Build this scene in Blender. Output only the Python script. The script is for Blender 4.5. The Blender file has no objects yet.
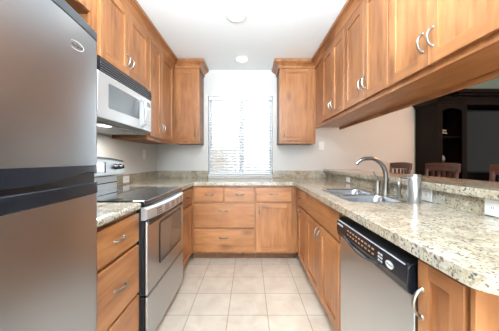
import bpy, bmesh, math, random
from mathutils import Vector, Matrix
random.seed(7)
S = bpy.context.scene
COL = S.collection
PI = math.pi

# ------------------------------------------------------------------ camera
CAM_H = 1.166
cd = bpy.data.cameras.new('camera'); cam = bpy.data.objects.new('camera', cd); COL.objects.link(cam)
cd.sensor_width = 36.0; cd.sensor_fit = 'HORIZONTAL'; cd.lens = 232/499*36
cd.shift_y = -5.5/499; cd.clip_start = 0.02
cam.location = (0, 0, CAM_H); cam.rotation_euler = (PI/2, 0, 0)
S.camera = cam

# ------------------------------------------------------------------ world, lights, exposure
W = bpy.data.worlds.new('world'); S.world = W; W.use_nodes = True
bg = W.node_tree.nodes['Background']
bg.inputs[0].default_value = (0.80, 0.91, 1.0, 1); bg.inputs[1].default_value = 1.2

def area(name, loc, rot, sx, sy, power, color=(1, 1, 1), spread=None):
    l = bpy.data.lights.new(name, 'AREA'); l.shape = 'RECTANGLE'; l.size = sx; l.size_y = sy
    l.energy = power; l.color = color
    if spread: l.spread = spread
    o = bpy.data.objects.new(name, l); COL.objects.link(o); o.location = loc; o.rotation_euler = rot
    return o
# sun on the yard outside, unseen fill panel added behind the camera, added fill aimed up at the ceiling, dining room lamp
sl = bpy.data.lights.new('sun', 'SUN'); sl.energy = 3.0; sl.angle = 0.02; sl.color = (1, 0.96, 0.9)
sun = bpy.data.objects.new('sun', sl); COL.objects.link(sun); sun.rotation_euler = (math.radians(38), 0, math.radians(18))
area('rear_fill_light', (0.0, -2.75, 1.15), (PI/2, 0, 0), 1.9, 1.9, 42, (0.86, 0.94, 1.0))
area('ceiling_fill_light', (0.0, -0.05, 1.95), (math.radians(166), 0, 0), 0.6, 0.6, 112, (0.80, 0.92, 1.0))
area('dining_room_lamp', (2.3, 1.9, 2.38), (0, 0, 0), 0.5, 0.5, 15, (1.0, 0.56, 0.30))
S.view_settings.view_transform = 'Standard'; S.view_settings.look = 'None'
S.view_settings.exposure = 1.38; S.view_settings.gamma = 1.0
S.view_settings.use_curve_mapping = False
S.cycles.caustics_reflective = False; S.cycles.caustics_refractive = False; S.cycles.sample_clamp_indirect = 3.0; S.cycles.blur_glossy = 1.0

# ------------------------------------------------------------------ materials
def nmat(name):
    m = bpy.data.materials.new(name); m.use_nodes = True
    nt = m.node_tree; b = nt.nodes['Principled BSDF']
    return m, nt, b
def simple(name, col, rough=0.5, metal=0.0, noise=0.0, scale=20, emis=None, alpha=None, bump=0.0, stretch=None, coat=0, spec=None):
    m, nt, b = nmat(name)
    b.inputs['Base Color'].default_value = (*col, 1); b.inputs['Roughness'].default_value = rough
    b.inputs['Metallic'].default_value = metal
    if coat: b.inputs['Coat Weight'].default_value = coat; b.inputs['Coat Roughness'].default_value = 0.06
    if spec is not None: b.inputs['Specular IOR Level'].default_value = spec
    if scale is None: return m
    tc = nt.nodes.new('ShaderNodeTexCoord'); mp = nt.nodes.new('ShaderNodeMapping')
    nt.links.new(tc.outputs['Object'], mp.inputs[0])
    if stretch: mp.inputs['Scale'].default_value = stretch
    n = nt.nodes.new('ShaderNodeTexNoise'); n.inputs['Scale'].default_value = scale; n.inputs['Detail'].default_value = 4
    nt.links.new(mp.outputs[0], n.inputs['Vector'])
    r = nt.nodes.new('ShaderNodeMapRange')
    r.inputs['To Min'].default_value = max(rough-0.02-noise*0.3, 0.02); r.inputs['To Max'].default_value = rough+0.02+noise*0.3
    nt.links.new(n.outputs[0], r.inputs[0]); nt.links.new(r.outputs[0], b.inputs['Roughness'])
    if noise:
        mx = nt.nodes.new('ShaderNodeMix'); mx.data_type = 'RGBA'
        mx.inputs[6].default_value = (*[c*(1-noise) for c in col], 1); mx.inputs[7].default_value = (*[min(1, c*(1+noise)) for c in col], 1)
        nt.links.new(n.outputs[0], mx.inputs[0]); nt.links.new(mx.outputs[2], b.inputs['Base Color'])
    if bump:
        bp = nt.nodes.new('ShaderNodeBump'); bp.inputs['Strength'].default_value = bump; bp.inputs['Distance'].default_value = 0.002
        nt.links.new(n.outputs[0], bp.inputs['Height']); nt.links.new(bp.outputs[0], b.inputs['Normal'])
    if emis:
        b.inputs['Emission Color'].default_value = (*emis[0], 1); b.inputs['Emission Strength'].default_value = emis[1]
    return m
def ramp(nt, stops):
    r = nt.nodes.new('ShaderNodeValToRGB'); e = r.color_ramp.elements
    while len(e) < len(stops): e.new(0.5)
    for el, (p, c) in zip(e, stops): el.position = p; el.color = (*c, 1)
    return r
def wood(name, axis, dark, mid, light, rough=0.33):
    """knotty alder: grain runs along the given axis"""
    m, nt, b = nmat(name); L = nt.links
    tc = nt.nodes.new('ShaderNodeTexCoord'); oi = nt.nodes.new('ShaderNodeObjectInfo')
    cx = nt.nodes.new('ShaderNodeVectorMath'); cx.operation = 'SCALE'; cx.inputs[0].default_value = (7.3, 11.1, 5.7)
    L.new(oi.outputs['Random'], cx.inputs['Scale'])
    ad = nt.nodes.new('ShaderNodeVectorMath'); ad.operation = 'ADD'
    L.new(tc.outputs['Object'], ad.inputs[0]); L.new(cx.outputs[0], ad.inputs[1])
    mp = nt.nodes.new('ShaderNodeMapping'); sc = [9, 9, 9]; sc[axis] = 0.9; mp.inputs['Scale'].default_value = sc
    L.new(ad.outputs[0], mp.inputs[0])
    n1 = nt.nodes.new('ShaderNodeTexNoise'); n1.inputs['Scale'].default_value = 2.2; n1.inputs['Detail'].default_value = 6; n1.inputs['Distortion'].default_value = 1.1
    L.new(mp.outputs[0], n1.inputs['Vector'])
    mp2 = nt.nodes.new('ShaderNodeMapping'); sc = [2.2, 2.2, 2.2]; sc[axis] = 1.0; mp2.inputs['Scale'].default_value = sc
    L.new(ad.outputs[0], mp2.inputs[0])
    n2 = nt.nodes.new('ShaderNodeTexNoise'); n2.inputs['Scale'].default_value = 2.6; n2.inputs['Detail'].default_value = 4; n2.inputs['Distortion'].default_value = 0.7
    L.new(mp2.outputs[0], n2.inputs['Vector'])
    mx = nt.nodes.new('ShaderNodeMix'); mx.data_type = 'FLOAT'; mx.inputs[0].default_value = 0.5
    L.new(n1.outputs[0], mx.inputs[2]); L.new(n2.outputs[0], mx.inputs[3])
    r = ramp(nt, [(0.34, dark), (0.50, mid), (0.66, light)]); L.new(mx.outputs[0], r.inputs[0])
    # knots
    vo = nt.nodes.new('ShaderNodeTexVoronoi'); vo.inputs['Scale'].default_value = 2.0; L.new(mp2.outputs[0], vo.inputs['Vector'])
    kr = nt.nodes.new('ShaderNodeMapRange'); kr.inputs['From Min'].default_value = 0.02; kr.inputs['From Max'].default_value = 0.20
    kr.inputs['To Min'].default_value = 0.38; kr.inputs['To Max'].default_value = 1.0
    L.new(vo.outputs['Distance'], kr.inputs[0])
    hv = nt.nodes.new('ShaderNodeMapRange'); hv.inputs['To Min'].default_value = 0.93; hv.inputs['To Max'].default_value = 1.07
    L.new(oi.outputs['Random'], hv.inputs[0])
    mu = nt.nodes.new('ShaderNodeMath'); mu.operation = 'MULTIPLY'; L.new(kr.outputs[0], mu.inputs[0]); L.new(hv.outputs[0], mu.inputs[1])
    vm = nt.nodes.new('ShaderNodeVectorMath'); vm.operation = 'SCALE'; L.new(r.outputs[0], vm.inputs[0]); L.new(mu.outputs[0], vm.inputs['Scale'])
    L.new(vm.outputs[0], b.inputs['Base Color'])
    b.inputs['Roughness'].default_value = rough
    if dark[0] < 0.02: b.inputs['Specular IOR Level'].default_value = 0.12
    return m
def granite(name):
    m, nt, b = nmat(name); L = nt.links
    tc = nt.nodes.new('ShaderNodeTexCoord')
    geo = nt.nodes.new('ShaderNodeNewGeometry')
    n0 = nt.nodes.new('ShaderNodeTexNoise'); n0.inputs['Scale'].default_value = 9; n0.inputs['Detail'].default_value = 5
    L.new(geo.outputs['Position'], n0.inputs['Vector'])
    base = ramp(nt, [(0.30, (0.24, 0.19, 0.13)), (0.44, (0.37, 0.32, 0.235)), (0.56, (0.46, 0.41, 0.32)), (0.70, (0.34, 0.33, 0.30))])
    L.new(n0.outputs[0], base.inputs[0])
    def flecks(scale, lo, hi, col, src, gate=None):
        n = nt.nodes.new('ShaderNodeTexNoise'); n.inputs['Scale'].default_value = scale; n.inputs['Detail'].default_value = 3; n.inputs['Distortion'].default_value = 0.5
        L.new(geo.outputs['Position'], n.inputs['Vector'])
        rr = nt.nodes.new('ShaderNodeMapRange'); rr.inputs['From Min'].default_value = lo; rr.inputs['From Max'].default_value = hi
        L.new(n.outputs[0], rr.inputs[0])
        mx = nt.nodes.new('ShaderNodeMix'); mx.data_type = 'RGBA'; mx.inputs[7].default_value = (*col, 1)
        L.new(rr.outputs[0], mx.inputs[0]); L.new(src, mx.inputs[6]); return mx.outputs[2]
    c = base.outputs[0]
    c = flecks(75, 0.53, 0.62, (0.24, 0.19, 0.13), c)
    c = flecks(100, 0.57, 0.64, (0.07, 0.06, 0.055), c)
    c = flecks(60, 0.60, 0.70, (0.52, 0.49, 0.42), c)
    L.new(c, b.inputs['Base Color'])
    b.inputs['Roughness'].default_value = 0.12; b.inputs['Specular IOR Level'].default_value = 0.45
    return m
def tiles(name):
    m, nt, b = nmat(name); L = nt.links
    geo = nt.nodes.new('ShaderNodeNewGeometry')
    mp = nt.nodes.new('ShaderNodeMapping'); mp.vector_type = 'POINT'
    mp.inputs['Location'].default_value = (0.457+0.2965*10, -2.312+0.2845*30, 0)
    L.new(geo.outputs['Position'], mp.inputs[0])
    br = nt.nodes.new('ShaderNodeTexBrick'); br.offset = 0; br.squash = 1
    br.inputs['Scale'].default_value = 1; br.inputs['Brick Width'].default_value = 0.2965; br.inputs['Row Height'].default_value = 0.2845
    br.inputs['Mortar Size'].default_value = 0.0035; br.inputs['Mortar Smooth'].default_value = 0.3; br.inputs['Bias'].default_value = 0
    br.inputs['Color1'].default_value = (0.70, 0.61, 0.51, 1); br.inputs['Color2'].default_value = (0.74, 0.65, 0.54, 1)
    br.inputs['Mortar'].default_value = (0.38, 0.32, 0.26, 1)
    L.new(mp.outputs[0], br.inputs['Vector'])
    n = nt.nodes.new('ShaderNodeTexNoise'); n.inputs['Scale'].default_value = 7; n.inputs['Detail'].default_value = 6; n.inputs['Distortion'].default_value = 0.8
    L.new(geo.outputs['Position'], n.inputs['Vector'])
    r = ramp(nt, [(0.3, (0.84, 0.80, 0.76)), (0.7, (1, 1, 1))]); L.new(n.outputs[0], r.inputs[0])
    mx = nt.nodes.new('ShaderNodeMix'); mx.data_type = 'RGBA'; mx.blend_type = 'MULTIPLY'; mx.inputs[0].default_value = 1
    L.new(br.outputs['Color'], mx.inputs[6]); L.new(r.outputs[0], mx.inputs[7]); L.new(mx.outputs[2], b.inputs['Base Color'])
    b.inputs['Roughness'].default_value = 0.30
    bp = nt.nodes.new('ShaderNodeBump'); bp.inputs['Strength'].default_value = 0.4; bp.inputs['Distance'].default_value = 0.002; bp.invert = True
    L.new(br.outputs['Fac'], bp.inputs['Height']); L.new(bp.outputs[0], b.inputs['Normal'])
    return m
WD = dict(dark=(0.20, 0.070, 0.022), mid=(0.34, 0.136, 0.047), light=(0.45, 0.205, 0.082))
WOOD = [wood('alder_grain_%s' % n, i, **WD) for i, n in enumerate('xyz')]
WOOD_IN = wood('alder_interior_shaded', 1, (0.12, 0.048, 0.018), (0.18, 0.075, 0.028), (0.24, 0.105, 0.04), 0.5)  # alder darkened so the colour carries the shade inside the cabinets
DARKW = wood('espresso_wood', 2, (0.003, 0.0018, 0.0015), (0.005, 0.0026, 0.002), (0.008, 0.004, 0.003), 0.45)
CHERRY = wood('cherry_chair_wood', 1, (0.05, 0.015, 0.008), (0.10, 0.030, 0.014), (0.15, 0.05, 0.022), 0.3)
GRAN = granite('speckled_granite')
TILE = tiles('cream_floor_tile')
WALLM = simple('wall_paint', (0.60, 0.59, 0.57), 0.6, noise=0.01, scale=60, bump=0.08)
SAGE = simple('sage_wall', (0.30, 0.36, 0.28), 0.6, noise=0.01, scale=60)  # greyish green for the wall section behind the media cabinet
CEILM = simple('ceiling_paint', (0.86, 0.91, 0.94), 0.8, noise=0.01, scale=80, bump=0.1)
CARPET = simple('dining_floor', (0.45, 0.36, 0.27), 0.9, noise=0.1, scale=90)
STEEL_V = simple('brushed_steel', (0.50, 0.52, 0.54), 0.30, 1.0, scale=None)
STEEL_FR = simple('fridge_steel', (0.42, 0.46, 0.50), 0.30, 1.0, scale=None)
STEEL_DW = simple('dishwasher_steel', (0.58, 0.61, 0.64), 0.28, 1.0, scale=None)
STEEL_L = simple('microwave_silver', (0.66, 0.67, 0.68), 0.32, 0.7, noise=0.02, scale=10)
STEEL_SINK = simple('sink_steel', (0.40, 0.42, 0.45), 0.26, 1.0, noise=0.03, scale=12)
CHROME = simple('satin_nickel', (0.55, 0.53, 0.50), 0.22, 1.0, scale=30)
NICKEL = simple('brushed_nickel', (0.27, 0.255, 0.23), 0.30, 1.0, noise=0.04, scale=20)
BLACK = simple('black_plastic', (0.007, 0.008, 0.011), 0.25, scale=30, spec=0.3)
BLACKG = simple('black_glass', (0.008, 0.010, 0.012), 0.05, scale=5, coat=0.5)
DGREY = simple('dark_grey_plastic', (0.035, 0.04, 0.045), 0.4, scale=30)
MGREY = simple('mid_grey_metal', (0.28, 0.30, 0.32), 0.35, 0.7, scale=30)
RUBBER = simple('black_enamel', (0.010, 0.010, 0.011), 0.4, scale=30)
WHITEP = simple('white_plastic', (0.80, 0.80, 0.79), 0.35, scale=30)
VINYL = simple('white_vinyl', (0.86, 0.87, 0.88), 0.4, scale=30)
GREYP = simple('panel_print_grey', (0.55, 0.57, 0.60), 0.4, scale=30)
ICON = simple('panel_print_amber', (0.35, 0.20, 0.12), 0.4, scale=30)
LAMP = simple('lamp_lens', (1, 1, 1), 0.4, emis=((1.0, 0.98, 0.95), 1.6))
FENCEM = simple('fence_wood', (0.30, 0.24, 0.20), 0.8, noise=0.2, scale=8)
STUCCO = simple('neighbour_stucco', (0.80, 0.80, 0.80), 0.9, noise=0.03, scale=30)
GROUNDM = simple('patio_concrete', (0.6, 0.58, 0.55), 0.9, noise=0.1, scale=8)
SCREEN = simple('tv_screen', (0.010, 0.014, 0.016), 0.35, scale=5); SCREEN.node_tree.nodes['Principled BSDF'].inputs['Specular IOR Level'].default_value = 0.35
CERAM = simple('pale_ceramic', (0.30, 0.28, 0.24), 0.4, noise=0.1, scale=40)
PEWTER = simple('pewter', (0.30, 0.31, 0.33), 0.3, 0.7, scale=40)
RING = simple('burner_ring_print', (0.16, 0.17, 0.18), 0.2, scale=30)
def slatmat():
    m, nt, b = nmat('blind_slat'); b.inputs['Base Color'].default_value = (0.88, 0.90, 0.92, 1); b.inputs['Roughness'].default_value = 0.45
    t = nt.nodes.new('ShaderNodeBsdfTranslucent'); t.inputs[0].default_value = (0.9, 0.93, 0.96, 1)
    mx = nt.nodes.new('ShaderNodeMixShader'); mx.inputs[0].default_value = 0.55
    nt.links.new(b.outputs[0], mx.inputs[1]); nt.links.new(t.outputs[0], mx.inputs[2])
    nt.links.new(mx.outputs[0], nt.nodes['Material Output'].inputs['Surface']); return m
SLAT = slatmat()
def glassmat(name, tint, rough=0.02):
    m, nt, b = nmat(name)
    b.inputs['Base Color'].default_value = (*tint, 1); b.inputs['Roughness'].default_value = rough
    tr = nt.nodes.new('ShaderNodeBsdfTransparent'); tr.inputs[0].default_value = (*tint, 1)
    gl = nt.nodes.new('ShaderNodeBsdfGlossy'); gl.inputs['Roughness'].default_value = rough
    fr = nt.nodes.new('ShaderNodeFresnel'); fr.inputs[0].default_value = 1.45
    mx = nt.nodes.new('ShaderNodeMixShader'); nt.links.new(fr.outputs[0], mx.inputs[0])
    nt.links.new(tr.outputs[0], mx.inputs[1]); nt.links.new(gl.outputs[0], mx.inputs[2])
    nt.links.new(mx.outputs[0], nt.nodes['Material Output'].inputs['Surface']); return m
GLASS = glassmat('window_glass', (0.96, 0.98, 0.98))

# ------------------------------------------------------------------ helpers
WORLD = {}
def wloc(o): return WORLD.get(o.name, Vector((0, 0, 0)))
def thing(name, label, cat, loc, group=None):
    o = bpy.data.objects.new(name, None); COL.objects.link(o); o.location = loc; WORLD[o.name] = Vector(loc)
    o.empty_display_size = 0.05
    o['label'] = label; o['category'] = cat
    if group: o['group'] = group
    return o
def tag(o, label, cat, group=None):
    o['label'] = label; o['category'] = cat
    if group: o['group'] = group
    return o
def obj(name, bm, mat, parent=None, bevel=0, seg=2, smooth=False, label=None, angle=30):
    bmesh.ops.recalc_face_normals(bm, faces=bm.faces)
    vs = [v.co for v in bm.verts]
    lo = Vector([min(v[i] for v in vs) for i in range(3)]); hi = Vector([max(v[i] for v in vs) for i in range(3)])
    c = (lo+hi)/2
    if parent is None: c.z = lo.z
    for v in bm.verts: v.co -= c
    me = bpy.data.meshes.new(name)
    if smooth:
        for f in bm.faces: f.smooth = True
    bm.to_mesh(me); bm.free()
    for m in (mat if isinstance(mat, list) else [mat]): me.materials.append(m)
    if smooth: me.set_sharp_from_angle(angle=math.radians(40))
    o = bpy.data.objects.new(name, me); COL.objects.link(o)
    o.location = c - (wloc(parent) if parent else Vector((0, 0, 0))); WORLD[o.name] = c.copy()
    if parent: o.parent = parent
    if bevel:
        b = o.modifiers.new('bevel', 'BEVEL'); b.width = bevel; b.segments = seg; b.limit_method = 'ANGLE'; b.angle_limit = math.radians(angle)
        b.harden_normals = False
    if label: o['label'] = label
    return o
def struct(name, bm, mat, **k):
    o = obj(name, bm, mat, **k); o['kind'] = 'structure'; return o
def BM(): return bmesh.new()
def box(bm, x0, x1, y0, y1, z0, z1, mi=0):
    if x0 > x1: x0, x1 = x1, x0
    if y0 > y1: y0, y1 = y1, y0
    if z0 > z1: z0, z1 = z1, z0
    v = [bm.verts.new((x, y, z)) for z in (z0, z1) for y in (y0, y1) for x in (x0, x1)]
    for q in ((0,1,3,2), (4,5,7,6), (0,1,5,4), (2,3,7,6), (0,2,6,4), (1,3,7,5)):
        f = bm.faces.new([v[i] for i in q]); f.material_index = mi
    return bm
def boxes(*bs):
    bm = BM()
    for b in bs: box(bm, *b)
    return bm
def tube(bm, pts, rad, n=10, cap=True, flat=1.0):
    pts = [Vector(p) for p in pts]
    if not isinstance(rad, (list, tuple)): rad = [rad]*len(pts)
    rings = []; up = None
    for i, p in enumerate(pts):
        d = (pts[min(i+1, len(pts)-1)]-pts[max(i-1, 0)]).normalized()
        if up is None:
            up = Vector((0, 0, 1)) if abs(d.z) < 0.9 else Vector((1, 0, 0))
        a = d.cross(up).normalized(); b2 = a.cross(d).normalized(); up = b2
        rings.append([bm.verts.new(p + a*math.cos(2*PI*k/n)*rad[i] + b2*math.sin(2*PI*k/n)*rad[i]*flat) for k in range(n)])
    for r0, r1 in zip(rings, rings[1:]):
        for k in range(n): bm.faces.new((r0[k], r0[(k+1) % n], r1[(k+1) % n], r1[k]))
    if cap: bm.faces.new(rings[0][::-1]); bm.faces.new(rings[-1])
    return bm
def lathe(bm, prof, center, axis='z', n=24):
    """prof: list of (radius, height); revolved about axis through center"""
    c = Vector(center); rings = []
    for r, h in prof:
        ring = []
        for k in range(n):
            a = 2*PI*k/n; u, v = r*math.cos(a), r*math.sin(a)
            p = {'z': (u, v, h), 'x': (h, u, v), 'y': (u, h, v)}[axis]
            ring.append(bm.verts.new(c+Vector(p)))
        rings.append(ring)
    for r0, r1 in zip(rings, rings[1:]):
        for k in range(n): bm.faces.new((r0[k], r0[(k+1) % n], r1[(k+1) % n], r1[k]))
    bm.faces.new(rings[0][::-1]); bm.faces.new(rings[-1]); return bm
def prism(bm, pts, fn, t0, t1, mi=0):
    """extrude 2-D polygon pts; fn(a, b, t) -> world"""
    A = [bm.verts.new(fn(a, b, t0)) for a, b in pts]; B = [bm.verts.new(fn(a, b, t1)) for a, b in pts]
    n = len(pts); fs = [bm.faces.new(A[::-1]), bm.faces.new(B)]
    for i in range(n): fs.append(bm.faces.new((A[i], A[(i+1) % n], B[(i+1) % n], B[i])))
    for f in fs: f.material_index = mi
    return bm
def arc(cx, cy, r, a0, a1, n=6):
    return [(cx+r*math.cos(math.radians(a0+(a1-a0)*i/n)), cy+r*math.sin(math.radians(a0+(a1-a0)*i/n))) for i in range(n+1)]
def rrect(x0, x1, y0, y1, r, n=6):
    return arc(x1-r, y0+r, r, -90, 0, n)+arc(x1-r, y1-r, r, 0, 90, n)+arc(x0+r, y1-r, r, 90, 180, n)+arc(x0+r, y0+r, r, 180, 270, n)
def slab(outer, holes, z0, z1):
    bm = BM(); edges = []
    for loop in [outer]+holes:
        vs = [bm.verts.new((x, y, z0)) for x, y in loop]
        edges += [bm.edges.new((vs[i], vs[(i+1) % len(vs)])) for i in range(len(vs))]
    bmesh.ops.triangle_fill(bm, edges=edges, use_beauty=True)
    r = bmesh.ops.extrude_face_region(bm, geom=bm.faces[:])
    for v in [g for g in r['geom'] if isinstance(g, bmesh.types.BMVert)]: v.co.z = z1
    return bm
def sweep(bm, prof, path):
    """prof (out, z) closed loop; path 2-D polyline, 'out' to the right of travel, mitred"""
    P = [Vector(p) for p in path]; rings = []
    for i, p in enumerate(P):
        ns = []
        if i > 0: d = (P[i]-P[i-1]).normalized(); ns.append(Vector((d.y, -d.x)))
        if i < len(P)-1: d = (P[i+1]-P[i]).normalized(); ns.append(Vector((d.y, -d.x)))
        if len(ns) == 2:
            m = (ns[0]+ns[1]).normalized(); m = m/max(m.dot(ns[0]), 0.2)
        else: m = ns[0]
        rings.append([bm.verts.new((p.x+m.x*o, p.y+m.y*o, z)) for o, z in prof])
    n = len(prof)
    for r0, r1 in zip(rings, rings[1:]):
        for k in range(n): bm.faces.new((r0[k], r0[(k+1) % n], r1[(k+1) % n], r1[k]))
    bm.faces.new(rings[0][::-1]); bm.faces.new(rings[-1]); return bm

def gridslab(bm, F, us, zs, cells, v0, v1, axis_mi=None):
    """one closed mesh over the cells (i, j) of a grid; axis_mi(i, j) gives the material slot"""
    V = {}
    def vert(i, j, s):
        k = (i, j, s)
        if k not in V: V[k] = bm.verts.new(F(us[i], v1 if s else v0, zs[j]))
        return V[k]
    for (i, j) in cells:
        mi = axis_mi(i, j) if axis_mi else 0; fs = []
        for s in (0, 1): fs.append(bm.faces.new([vert(i, j, s), vert(i+1, j, s), vert(i+1, j+1, s), vert(i, j+1, s)]))
        for (di, dj, a, b) in ((-1, 0, (i, j), (i, j+1)), (1, 0, (i+1, j), (i+1, j+1)), (0, -1, (i, j), (i+1, j)), (0, 1, (i, j+1), (i+1, j+1))):
            if (i+di, j+dj) not in cells: fs.append(bm.faces.new([vert(*a, 0), vert(*b, 0), vert(*b, 1), vert(*a, 1)]))
        for f in fs: f.material_index = mi
    return bm
# cabinet frame of reference: u along the run, v into the cabinet from the face-frame plane
def mapper(o, face):
    if o == 'L': return lambda u, v, z: (face-v, u, z)
    if o == 'R': return lambda u, v, z: (face+v, u, z)
    return lambda u, v, z: (u, face+v, z)
def ubox(bm, F, u0, u1, v0, v1, z0, z1, mi=0):
    a = F(u0, v0, z0); b = F(u1, v1, z1); return box(bm, a[0], b[0], a[1], b[1], a[2], b[2], mi)

# ------------------------------------------------------------------ room shell
XL, YB, ZC = -1.31, 3.286, 2.44
XR = 4.4
WX0, WX1, WZ0, WZ1 = -0.586, 0.326, 0.955, 2.07
struct('floor', boxes((XL-0.12, 1.30, -2.6, YB+0.15, -0.05, 0)), TILE)
struct('floor_dining', boxes((1.30, XR+0.12, -2.6, YB+0.15, -0.05, 0)), CARPET)
LIGHTS = [(-0.115, 2.05, 0.078), (-0.095, 2.93, 0.078)]
ceil = slab([(XL-0.12, -2.6), (XR+0.12, -2.6), (XR+0.12, YB+0.15), (XL-0.12, YB+0.15)],
            [[(cx+r*math.cos(2*PI*k/24), cy+r*math.sin(2*PI*k/24)) for k in range(24)] for cx, cy, r in LIGHTS], ZC, ZC+0.10)
struct('ceiling', ceil, CEILM)
bm = BM(); X2 = 2.33
for b in ((XL-0.12, WX0, 0, ZC), (WX1, X2, 0, ZC), (WX0, WX1, 0, WZ0), (WX0, WX1, WZ1, ZC)):
    box(bm, b[0], b[1], YB, YB+0.12, b[2], b[3])
struct('wall_back', bm, WALLM)
struct('wall_dining', boxes((X2, XR, YB, YB+0.12, 0, ZC)), SAGE)
struct('wall_left', boxes((XL-0.12, XL, -2.6, YB, 0, ZC)), WALLM)
struct('wall_right', boxes((XR, XR+0.12, -2.6, YB, 0, ZC)), WALLM)
bm = BM(); gridslab(bm, lambda u, v, z: (u, v, z), [XL-0.12, -0.95, 0.95, XR+0.12], [0, 2.1, ZC], {(0, 0), (0, 1), (1, 1), (2, 0), (2, 1)}, -2.72, -2.6)
struct('wall_rear', bm, WALLM)
struct('wall_peninsula', boxes((1.10, 1.20, 0.48, YB, 0, 0.992)), WALLM)

# window, its vinyl frame and glass
w = bpy.data.objects.new('window_1', None); COL.objects.link(w); w['kind'] = 'structure'
w.location = ((WX0+WX1)/2, YB+0.09, WZ0); WORLD[w.name] = Vector(w.location)
yf0, yf1 = YB+0.07, YB+0.11; t = 0.04; xm = -0.115
obj('window_frame', boxes((WX0, WX1, yf0, yf1, WZ0, WZ0+t), (WX0, WX1, yf0, yf1, WZ1-t, WZ1), (WX0, WX0+t, yf0, yf1, WZ0+t, WZ1-t),
    (WX1-t, WX1, yf0, yf1, WZ0+t, WZ1-t)), VINYL, w, bevel=0.004)
obj('window_mullion', boxes((xm-0.035, xm+0.035, yf0-0.01, yf1, WZ0+t, WZ1-t)), VINYL, w, bevel=0.004)
obj('glass', boxes((WX0+t, xm-0.035, yf1-0.02, yf1-0.014, WZ0+t, WZ1-t)), GLASS, w)
obj('glass', boxes((xm+0.035, WX1-t, yf1-0.02, yf1-0.014, WZ0+t, WZ1-t)), GLASS, w)
struct('trim_1', boxes((WX0, WX1, YB-0.012, YB+0.068, WZ0-0.012, WZ0+0.004)), VINYL, bevel=0.003)

# outside
struct('ground_outside', boxes((-6, 6, YB+0.15, 9, -0.3, -0.1)), GROUNDM)
bm = BM()
for k in range(22):
    x = -3.6+k*0.15; box(bm, x, x+0.14, 5.6, 5.63, -0.1, 1.42+0.0*k)
fence = thing('garden_fence', 'brown board fence standing outside behind the window blinds', 'fence', (-1.6, 5.62, -0.1))
obj('fence_boards', bm, FENCEM, fence); obj('fence_rail', boxes((-3.6, -0.3, 5.63, 5.67, 1.1, 1.18)), FENCEM, fence)
tag(obj('neighbour_house', boxes((-5, 5, 8.2, 8.6, -0.1, 3.6)), STUCCO), 'pale neighbouring house wall seen through the slats of the blind', 'building')

# blind hanging in the window
bl = thing('window_blind', 'white horizontal slat blind hanging in the kitchen window', 'blind', ((WX0+WX1)/2, YB+0.03, WZ0+0.01))
bx0, bx1, by = WX0+0.012, WX1-0.012, YB+0.035
obj('headrail', boxes((bx0, bx1, by-0.028, by+0.028, WZ1-0.055, WZ1-0.003)), VINYL, bl, bevel=0.003)
obj('bottom_rail', boxes((bx0, bx1, by-0.024, by+0.024, WZ0+0.012, WZ0+0.032)), VINYL, bl, bevel=0.003)
nsl = 25
bm = BM(); ang = math.radians(20)
for k in range(nsl):
    z = WZ0+0.06+k*(WZ1-0.075-WZ0-0.06)/(nsl-1)
    dy, dz = 0.024*math.cos(ang), 0.024*math.sin(ang)
    pts = [(-dy, -dz), (0, 0.003), (dy, dz), (dy, dz+0.003), (0, 0.006), (-dy, -dz+0.003)]
    prism(bm, pts, lambda a, b, tt: (tt, by+a, z+b), bx0, bx1)
obj('slats', bm, SLAT, bl)
for x in (-0.50, -0.22, 0.02, 0.24):
    obj('ladder_cord', boxes((x-0.002, x+0.002, by-0.027, by-0.025, WZ0+0.03, WZ1-0.05)), VINYL, bl)
bm = BM(); tube(bm, [(bx0+0.05, by-0.034, WZ1-0.05), (bx0+0.05, by-0.036, WZ1-0.7)], 0.004); obj('tilt_wand', bm, VINYL, bl, smooth=True)

# recessed ceiling lights
for i, (cx, cy, r) in enumerate(LIGHTS):
    lt = thing('recessed_light', ['round recessed ceiling light nearer the camera', 'round recessed ceiling light nearer the window'][i], 'ceiling light', (cx, cy, ZC), 'recessed lights in the kitchen ceiling')
    bm = BM(); n = 32; prof = [(r+0.018, -0.001), (r+0.016, -0.006), (r-0.004, -0.007), (r-0.006, -0.001), (r-0.008, 0.03), (r-0.018, 0.06), (r-0.014, 0.062), (r-0.002, 0.03), (r-0.001, 0.0)]
    rings = [[bm.verts.new((cx+p*math.cos(2*PI*k/n), cy+p*math.sin(2*PI*k/n), ZC+h)) for k in range(n)] for p, h in prof]
    for a, b in zip(rings, rings[1:]+rings[:1]):
        for k in range(n): bm.faces.new((a[k], a[(k+1) % n], b[(k+1) % n], b[k]))
    obj('trim_ring', bm, WHITEP, lt, smooth=True)
    bm = BM(); lathe(bm, [(0.02, 0.036), (0.045, 0.040), (r-0.020, 0.054), (r-0.020, 0.058)], (cx, cy, ZC))
    obj('bulb', bm, LAMP, lt, smooth=True)
    sp = bpy.data.lights.new('recessed_bulb_light', 'SPOT'); sp.energy = 4; sp.spot_size = math.radians(140); sp.spot_blend = 0.6; sp.shadow_soft_size = 0.05; sp.color = (1, 0.93, 0.84)
    so = bpy.data.objects.new('recessed_bulb_light', sp); COL.objects.link(so); so.location = (cx, cy, ZC-0.02)

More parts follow.
